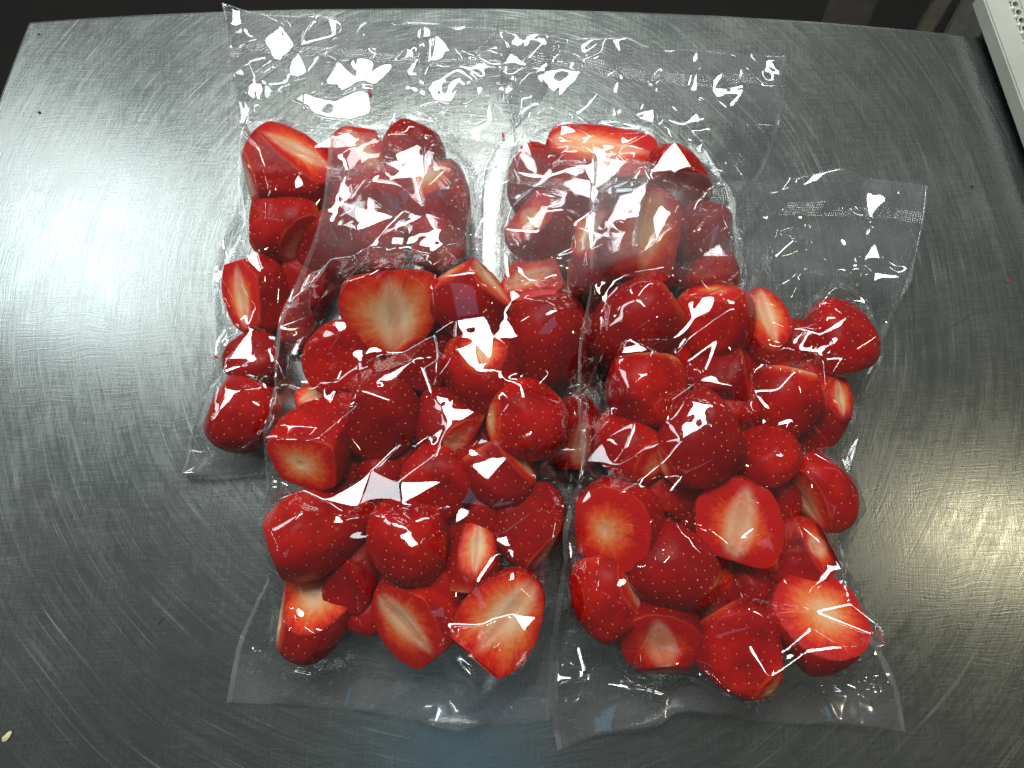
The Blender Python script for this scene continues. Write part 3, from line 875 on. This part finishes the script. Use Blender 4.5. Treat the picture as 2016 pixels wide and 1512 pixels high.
def relax(P, W, L, pin, OB, CE, iters, g, kbend, drift, slack):
    ny, nx = P.shape[:2]
    dx, dy = W / (nx - 1), L / (ny - 1)
    sx = slack(0, ny, nx); sy = slack(1, ny, nx)
    dxf, dyf = dx * sx, dy * sy
    ddf = np.sqrt(dxf ** 2 + dyf ** 2)
    gy, gx = np.gradient(blur(OB, 2), RES)
    inv = np.where(pin, 0.0, 1.0)[..., None]
    def con(A, Bs, d, k, kc, par, ax):
        # even and odd pairs in turn
        a, b = P[A], P[Bs]
        ia, ib = inv[A], inv[Bs]
        for ph in (0, 1):
            sl = (slice(ph, None, 2), slice(None)) if ax == 0 else (slice(None), slice(ph, None, 2))
            p, q = a[sl], b[sl]
            e = q - p
            ln = np.sqrt((e * e).sum(-1, keepdims=True)) + 1e-12
            dq = d[sl][..., None]
            s = (ln - dq) / ln
            s = np.where(s > 0, s * k, s * kc)
            wi, wj = ia[sl], ib[sl]
            ws = np.maximum(wi + wj, 1e-6)
            p += e * s * wi / ws
            q -= e * s * wj / ws
    ALL = slice(None)
    for it in range(iters):
        P[..., 2] -= g * inv[..., 0]
        con((ALL, slice(0, nx - 1)), (ALL, slice(1, nx)), dxf[:, :-1], 1., .75, 0, 1)
        con((slice(0, ny - 1), ALL), (slice(1, ny), ALL), dyf[:-1], 1., .75, 0, 0)
        con((slice(0, ny - 1), slice(0, nx - 1)), (slice(1, ny), slice(1, nx)), ddf[:-1, :-1], .5, .25, 0, 0)
        con((slice(0, ny - 1), slice(1, nx)), (slice(1, ny), slice(0, nx - 1)), ddf[:-1, :-1], .5, .25, 0, 0)
        for st in (2,):
            con((ALL, slice(0, nx - st)), (ALL, slice(st, nx)), dxf[:, :-st] * st, .2, kbend, 0, 0)
            con((slice(0, ny - st), ALL), (slice(st, ny), ALL), dyf[:-st] * st, .2, kbend, 0, 1)
        x, y, z = P[..., 0], P[..., 1], P[..., 2]
        h = samp(OB, x, y)
        pen = h - z
        hit = (pen > 0) & ~pin
        if hit.any():
            hx, hy = samp(gx, x[hit], y[hit]), samp(gy, x[hit], y[hit])
            nz = 1 / np.sqrt(1 + hx * hx + hy * hy)
            m = pen[hit] * nz
            m = np.minimum(m, .004)
            x[hit] -= hx * nz * m * drift; y[hit] -= hy * nz * m * drift
            z[hit] += np.where(nz > .3, m * nz + pen[hit] * (1 - nz * nz) * .5, pen[hit] * .5)
        if CE is not None:
            c = samp(CE, x, y)
            z[:] = np.where((z > c) & ~pin, np.maximum(c, h), z)
    return P

WF, LF = 1.02, 1.03
hash_seed = {BL: 1, BR: 2, FL: 3, FR: 4}
def make_slack(seed):
    """film is not taut everywhere: patches with a little spare length pucker"""
    r = np.random.default_rng(seed)
    waves = [[(r.uniform(4, 17), r.uniform(0, 6.28), r.uniform(0, 6.28)) for _ in range(14)] for _ in range(2)]
    def f(k, ny, nx):
        v, u = np.meshgrid(np.linspace(0, 1.7, ny), np.linspace(0, 1, nx), indexing='ij')
        a = sum(np.sin(q * (u * math.cos(t) + v * math.sin(t)) * 2.2 + p) for q, t, p in waves[k]) / math.sqrt(14)
        return 1 + .10 * np.clip(a, -.2, 2.0)
    return f

def upsample(P):
    ny, nx = P.shape[:2]
    Q = np.zeros((2 * ny - 1, nx, 3)); Q[::2] = P; Q[1::2] = (P[1:] + P[:-1]) / 2
    R = np.zeros((2 * ny - 1, 2 * nx - 1, 3)); R[:, ::2] = Q; R[:, 1::2] = (Q[:, 1:] + Q[:, :-1]) / 2
    return R

def smooth3(P, n, pin):
    for _ in range(n):
        Q = P.copy()
        Q[1:-1, 1:-1] = (P[:-2, 1:-1] + P[2:, 1:-1] + P[1:-1, :-2] + P[1:-1, 2:] + 4 * P[1:-1, 1:-1]) / 8
        P = np.where(pin[..., None], P, Q)
    return P

def facets(P, W, L, spacing, jit, seed, amt, mask=None, OB=None):
    """press a film grid into flat facets with sharp creases: irregular triangles between random points of the film"""
    from mathutils.geometry import delaunay_2d_cdt
    r = np.random.default_rng(seed)
    ny, nx = P.shape[:2]
    nu, nv = max(3, int(W / spacing)), max(3, int(L / spacing))
    pts = []
    for j in range(nv + 1):
        for i in range(nu + 1):
            u, v = i / nu, j / nv
            if 0 < i < nu: u += r.uniform(-.48, .48) / nu
            if 0 < j < nv: v += r.uniform(-.48, .48) / nv
            pts.append((u * (nx - 1), v * (ny - 1)))
    co, _, tris, *_r = delaunay_2d_cdt([Vector(p) for p in pts], [], [], 0, 1e-5)
    co = np.array([c[:] for c in co])
    ci, cj = np.clip(np.round(co[:, 0]).astype(int), 0, nx - 1), np.clip(np.round(co[:, 1]).astype(int), 0, ny - 1)
    X = P[cj, ci].copy()
    inner = (ci > 0) & (ci < nx - 1) & (cj > 0) & (cj < ny - 1)
    X[:, 2] += np.where(inner, np.clip(r.normal(.2, .8, len(X)), -.3, 2.2) * (jit if np.isscalar(jit) else jit[cj, ci]), 0)
    Q = P.copy()
    cells = []
    for t in tris:
        a, b, c = co[list(t)]
        i0, i1 = int(math.ceil(min(a[0], b[0], c[0]))), int(math.floor(max(a[0], b[0], c[0])))
        j0, j1 = int(math.ceil(min(a[1], b[1], c[1]))), int(math.floor(max(a[1], b[1], c[1])))
        if i1 < i0 or j1 < j0: continue
        gx, gy = np.meshgrid(np.arange(i0, i1 + 1), np.arange(j0, j1 + 1))
        det = (b[1] - c[1]) * (a[0] - c[0]) + (c[0] - b[0]) * (a[1] - c[1])
        if abs(det) < 1e-9: continue
        l0 = ((b[1] - c[1]) * (gx - c[0]) + (c[0] - b[0]) * (gy - c[1])) / det
        l1 = ((c[1] - a[1]) * (gx - c[0]) + (a[0] - c[0]) * (gy - c[1])) / det
        l2 = 1 - l0 - l1
        ok = (l0 >= -1e-6) & (l1 >= -1e-6) & (l2 >= -1e-6)
        if ok.any():
            cells.append((list(t), gx[ok], gy[ok], np.stack([l0[ok], l1[ok], l2[ok]], 1)))
    for rnd_ in range(5):
        up_ = np.zeros(len(X))
        for t, gx, gy, lam in cells:
            val = lam @ X[t]
            Q[gy, gx] = val
            if OB is not None:
                m_ = float((samp(OB, val[:, 0], val[:, 1]) - val[:, 2]).max())
                if m_ > 0:
                    for q in t: up_[q] = max(up_[q], min(m_, .004))
        if OB is None: break
        if rnd_ < 4: X[:, 2] += np.where(inner, up_ * .45, 0)
    k = amt if mask is None else amt * mask[..., None]
    out = P * (1 - k) + Q * k
    pin = edge_pin(ny, nx)
    out[pin] = P[pin]
    return out

def edge_pin(ny, nx):
    m = np.zeros((ny, nx), bool); m[0] = m[-1] = True; m[:, 0] = m[:, -1] = True
    return m

def grid_faces(ny, nx):
    i = np.arange(ny * nx).reshape(ny, nx)
    return np.stack([i[:-1, :-1], i[1:, :-1], i[1:, 1:], i[:-1, 1:]], -1).reshape(-1, 4)

def add_uv(o, P2):
    me = o.data
    ul = me.uv_layers.new(name='UVMap')
    li = np.zeros(len(me.loops), dtype=np.int32); me.loops.foreach_get('vertex_index', li)
    ul.data.foreach_set('uv', P2[li].astype(np.float32).ravel())

BAG_LABEL = {
 BL: 'corner under bag, clear vacuum film round strawberries, nearest the rounded table corner',
 BR: 'board under bag, clear vacuum film round strawberries, its flap towards the perforated board',
 FL: 'corner top bag, clear vacuum film round strawberries, flap lapping over the corner under bag',
 FR: 'board top bag, clear vacuum film round strawberries, nearest the warm glow on the steel',
}
others = np.zeros((NY, NX))
LEVEL = {BL: .0005, BR: .0008, FL: .0011, FR: .0014}
for key in (BL, BR, FL, FR):
    bd = BAGS[key]
    base = LEVEL[key]
    OTH = others.copy()
    berry = np.where(UP[key] > 0, UP[key] + .00055, 0)
    F = np.pad(berry, 1); berry = np.max([F[a:a + NY, b:b + NX] for a in range(3) for b in range(3)], axis=0)
    OB = np.maximum(berry, np.maximum(OTH + .0003, base))
    # fruit of the bags laid over this one keeps its film down
    CE = np.full((NY, NX), 1.0)
    if key in (BL, BR):
        for k2 in (FL, FR):
            CE = np.minimum(CE, np.where(LO[k2] < 1, np.maximum(LO[k2] - .0008, base), 1.0))
        F = np.pad(CE, 2, mode='edge')
        CE = np.min([F[a:a + NY, b:b + NX] for a in range(5) for b in range(5)], axis=0)
        OB = np.where(CE < 1, np.minimum(OB, np.maximum(CE, base)), OB)
    else:
        CE = None
    n0x, n0y = 26, 46
    nx, ny = n0x + 1, n0y + 1
    FLAT = np.maximum(OTH, 0)
    P = bag_grid(bd, nx, ny, FLAT, base)
    Wt = np.linalg.norm(np.diff(P[0], axis=0), axis=1).sum(); Wb = np.linalg.norm(np.diff(P[-1], axis=0), axis=1).sum()
    W = max(Wt, Wb) * WF
    L = .5 * (np.linalg.norm(np.diff(P[:, 0], axis=0), axis=1).sum() + np.linalg.norm(np.diff(P[:, -1], axis=0), axis=1).sum()) * LF
    slack = make_slack(hash_seed[key])
    pin = edge_pin(ny, nx)
    P[..., 2] = np.where(pin, P[..., 2], P[..., 2] + .035 + rng.normal(0, .0008, pin.shape))
    P = relax(P, W, L, pin, OB, CE, 220, .00024, .02, .6, slack)
    for lvl, (its, g, kb) in enumerate(((160, .00007, .012), (110, .000022, .012), (60, .000007, .012))):
        P = upsample(P)
        ny, nx = P.shape[:2]
        pin = edge_pin(ny, nx)
        E = bag_grid(bd, nx, ny, FLAT, base)
        P[pin] = E[pin]
        P[..., 2] += np.where(pin, 0, np.abs(rng.normal(0, (.0006, .0003, .0001)[lvl], pin.shape)))
        P = relax(P, W, L, pin, OB, CE, its, g, kb, .6, slack)
    near = samp(blur(np.where(UP[key] > 0, 1.0, 0.0), 12), P[..., 0], P[..., 1])
    loose = np.clip(1 - near * 1.6, 0, 1) * np.clip(1 - samp(blur(np.where(OTH > .006, 1.0, 0.0), 6), P[..., 0], P[..., 1]), .25, 1)
    P = facets(P, W, L, .0108, .0013 + .0014 * loose, hash_seed[key] + 50, .92, None, OB)
    vv, uu = np.meshgrid(np.linspace(0, 1.6, ny), np.linspace(0, 1, nx), indexing='ij')
    crump = np.clip(np.sin(uu * 9 + hash_seed[key] * 2 + 2 * np.sin(vv * 5)) * np.sin(vv * 11 + uu * 4) * 2.4 - .1, 0, 1)
    P = facets(P, W, L, .0055, .0006, hash_seed[key] + 90, .8, crump * (1 - .75 * loose))
    # loose film also billows softly
    for cell, amp in ((34, .0060), (18, .0016)):
        cg = np.abs(rng.normal(0, 1, (ny // cell + 2, nx // (cell - 2) + 2)))
        yi, xi = np.linspace(0, cg.shape[0] - 1.001, ny), np.linspace(0, cg.shape[1] - 1.001, nx)
        y0, x0 = yi.astype(int), xi.astype(int); fy, fx = (yi - y0)[:, None], (xi - x0)[None]
        bf = (cg[y0][:, x0] * (1 - fx) + cg[y0][:, x0 + 1] * fx) * (1 - fy) + (cg[y0 + 1][:, x0] * (1 - fx) + cg[y0 + 1][:, x0 + 1] * fx) * fy
        P[..., 2] += np.where(pin, 0, np.clip(bf - .7, 0, 2) * amp * loose)
    S3 = smooth3(P, 4, pin)
    P = P + (S3 - P) * np.clip(.5 + .5 * loose, 0, 1)[..., None]
    h = samp(OB, P[..., 0], P[..., 1])
    P[..., 2] = np.where(pin, P[..., 2], np.maximum(P[..., 2], h - .0001))
    u_ = np.linspace(0, 1, nx); v_ = np.linspace(0, 1, ny)
    def wave1(f, seed):
        r = np.random.default_rng(seed)
        xs = np.linspace(0, 1, int(f) + 2); return np.interp(u_, xs, r.uniform(-1, 1, len(xs)))
    sd = hash_seed[key] * 10
    rip = np.clip(wave1(34, sd), .1, 1) * np.clip(wave1(7, sd + 1) + .3, 0, 1)
    rip = np.convolve(np.pad(rip, 3, mode='edge'), [.1, .2, .4, .2, .1], 'same')[3:-3]
    curl = np.convolve(np.pad(wave1(6, sd + 2), 12, mode='edge'), np.ones(17) / 17, 'same')[12:-12]
    e1_ = np.exp(-((v_ - .03) / .035) ** 2); e2_ = np.exp(-((v_ - bd['puff']) / .020) ** 2); e3_ = np.exp(-((1 - v_) / .03) ** 2); e0_ = np.exp(-(v_ / .03) ** 2)
    dz = .0022 * e1_[:, None] * rip[None] + .0085 * e2_[:, None] * np.clip(rip[None, ::-1] * .5 + np.clip(curl, 0, 1)[None, ::-1] * 1.1, 0, 1) + .0022 * np.clip(curl, 0, 1)[None] * e3_[:, None] + .0010 * np.clip(-curl, 0, 1)[None] * e0_[:, None]
    P[..., 2] += dz * np.clip(np.minimum(u_, 1 - u_) / .06, 0, 1)[None]
    root = empty('vacuum_bag', P[ny // 2, nx // 2] * np.array([1, 1, 0]))
    rl = np.array(root.location)
    tag(root, BAG_LABEL[key], 'vacuum bag', 'vacuum bags of strawberries')
    U = np.stack(np.meshgrid(np.linspace(0, W, nx), np.linspace(0, L, ny)), -1)
    o = mesh_obj('front_film', P.reshape(-1, 3) - rl, grid_faces(ny, nx), M_FILM, root)
    add_uv(o, U.reshape(-1, 2) + LEVEL[key] * 1000)
    def add_milk(o, n_y, n_x):
        vv_ = np.linspace(0, 1, n_y); a = np.maximum(np.clip((bd['flap'] - vv_) / .05, 0, 1), .55 * np.clip((vv_ - .90) / .03, 0, 1))[:, None] * np.ones((1, n_x))
        q = o.data.attributes.new('milk', 'FLOAT', 'POINT'); q.data.foreach_set('value', a.astype(np.float32).ravel())
    add_milk(o, ny, nx)
    # back film: flat on the table, or on what the flap rests on
    D = P[::2, ::2].copy()
    E = bag_grid(bd, D.shape[1], D.shape[0], FLAT, base)
    OS = blur(np.maximum(OTH, base), 3)
    D[..., :2] = E[..., :2] * .5 + D[..., :2] * .5
    hz = np.maximum(samp(OS, D[..., 0], D[..., 1]) + .0002, base * .8)
    dp = edge_pin(*D.shape[:2])
    nb = samp(np.where(UP[key] > 0, 1.0, 0.0), D[..., 0], D[..., 1])
    up_here = P[::2, ::2, 2]
    D[..., 2] = np.where(dp, E[..., 2] - .0002, np.minimum(hz, up_here - .0002))
    if key in (BL, BR):
        D[..., 2] = np.minimum(D[..., 2], base)
    o = mesh_obj('back_film', D.reshape(-1, 3) - rl, grid_faces(*D.shape[:2])[:, ::-1].copy(), M_FILM_BACK, root)
    add_milk(o, *D.shape[:2])
    # embossed seal near the open end and the wide seal at the other
    s0, sw = bd['seal']
    j0, j1 = int(s0 * ny), int(s0 * ny) + max(4, int(.0065 / L * ny))
    Q = P[j0:j1 + 1].copy(); Q[..., 2] += .00012
    o = mesh_obj('seal_band', Q.reshape(-1, 3) - rl, grid_faces(*Q.shape[:2]), M_KNURL, root)
    add_uv(o, (U[j0:j1 + 1].reshape(-1, 2)) * 1.0)
    j0 = int((1 - bd['bseal']) * ny)
    for sl in (slice(0, 4), slice(nx - 4, nx)):
        Q = P[:, sl].copy(); Q[..., 2] += .00010
        o = mesh_obj('side_seam', Q.reshape(-1, 3) - rl, grid_faces(*Q.shape[:2]), M_SEAM, root)
        add_uv(o, U[:, sl].reshape(-1, 2))
    Q = P[j0:].copy(); Q[..., 2] += .00012
    o = mesh_obj('seal_band', Q.reshape(-1, 3) - rl, grid_faces(*Q.shape[:2]), M_SEAL, root)
    add_uv(o, (U[j0:].reshape(-1, 2)) * 1.0)
    others = np.maximum(others, rasterise(P))

# ------------------------------------------------------------------ crumbs
def chip(name, px, py, a, b, h, ang, mat, label, cat, z=0.0, group=None):
    bm = bmesh.new()
    bmesh.ops.create_icosphere(bm, subdivisions=2, radius=1)
    g = random.Random(px)
    for v in bm.verts:
        k = 1 + g.uniform(-.18, .18)
        v.co = Vector((v.co.x * a * k, v.co.y * b * (k - .25 * v.co.x), v.co.z * h * k))
    me = bpy.data.meshes.new(name); bm.to_mesh(me); bm.free(); me.materials.append(mat)
    o = bpy.data.objects.new(name, me); COL.objects.link(o)
    p = at(px, py, z + h)
    o.location = p; o.rotation_euler = (0, 0, math.radians(ang))
    tag(o, label, cat, group)
M_BIT = plain_mat('fruit_fleck', (.42, .01, .012), .4, .2, 300)
M_HUSK = plain_mat('straw_husk', (.72, .62, .36), .5, .2, 300)
M_DIRT = plain_mat('dark_speck', (.02, .018, .015), .7, .2, 300)
chip('husk_flake', 14, 1450, .0028, .0013, .0005, 48, M_HUSK, 'pale straw coloured husk flake lying alone on bare steel', 'flake')
G = 'red fruit flecks on the steel'
chip('fruit_fleck', 1985, 553, .0010, .0008, .0003, 20, M_BIT, 'tiny red fruit fleck on bare steel near the table side', 'fleck', group=G)
chip('fruit_fleck', 727, 179, .0009, .0014, .0003, 0, M_BIT, 'tiny red fruit fleck showing through the flap by the table corner', 'fleck', .0022, G)
chip('fruit_fleck', 803, 146, .0006, .0010, .0003, 10, M_BIT, 'tinier red fruit fleck beside the flap seal', 'fleck', .0022, G)
chip('fruit_fleck', 991, 266, .0006, .0016, .0003, 10, M_BIT, 'slim red fruit fleck between the two far flaps', 'fleck', .0022, G)
chip('fruit_fleck', 425, 702, .0014, .0006, .0003, 0, M_BIT, 'flat red fruit fleck at the outer edge of the low bag', 'fleck', .0012, G)
chip('dirt_speck', 77, 221, .0008, .0007, .0005, 0, M_DIRT, 'dark speck of dirt on the steel near the rounded corner', 'speck', group='dirt specks')
chip('dirt_speck', 1915, 367, .0007, .0007, .0004, 0, M_DIRT, 'black speck of dirt near the perforated board', 'speck', group='dirt specks')
chip('dirt_speck', 76, 67, .0007, .0005, .0003, 0, M_DIRT, 'tiny dark pit mark in the rounded table corner', 'speck', group='dirt specks')
def hair(pts, label):
    vs, fs = [], []
    q = np.array([at(*p, .0003) for p in pts]); n = len(q)
    for k in range(n):
        d = q[min(k + 1, n - 1)] - q[max(k - 1, 0)]; sd = np.cross(d, (0, 0, 1)); sd = sd / np.linalg.norm(sd) * .00011
        vs += [q[k] + sd, q[k] + np.array([0, 0, .00015]), q[k] - sd]
    for k in range(n - 1):
        fs += [(3 * k, 3 * k + 1, 3 * k + 4, 3 * k + 3), (3 * k + 1, 3 * k + 2, 3 * k + 5, 3 * k + 4)]
    o = mesh_obj('fibre', vs, fs, M_DIRT)
    tag(o, label, 'fibre', 'loose fibres on the steel')
hair([(1872, 645), (1885, 636), (1897, 631), (1909, 621)], 'short dark fibre on the steel beside the bag flap')
hair([(309, 1231), (315, 1224), (322, 1217)], 'short dark fibre on the steel beyond the wide bag seal')
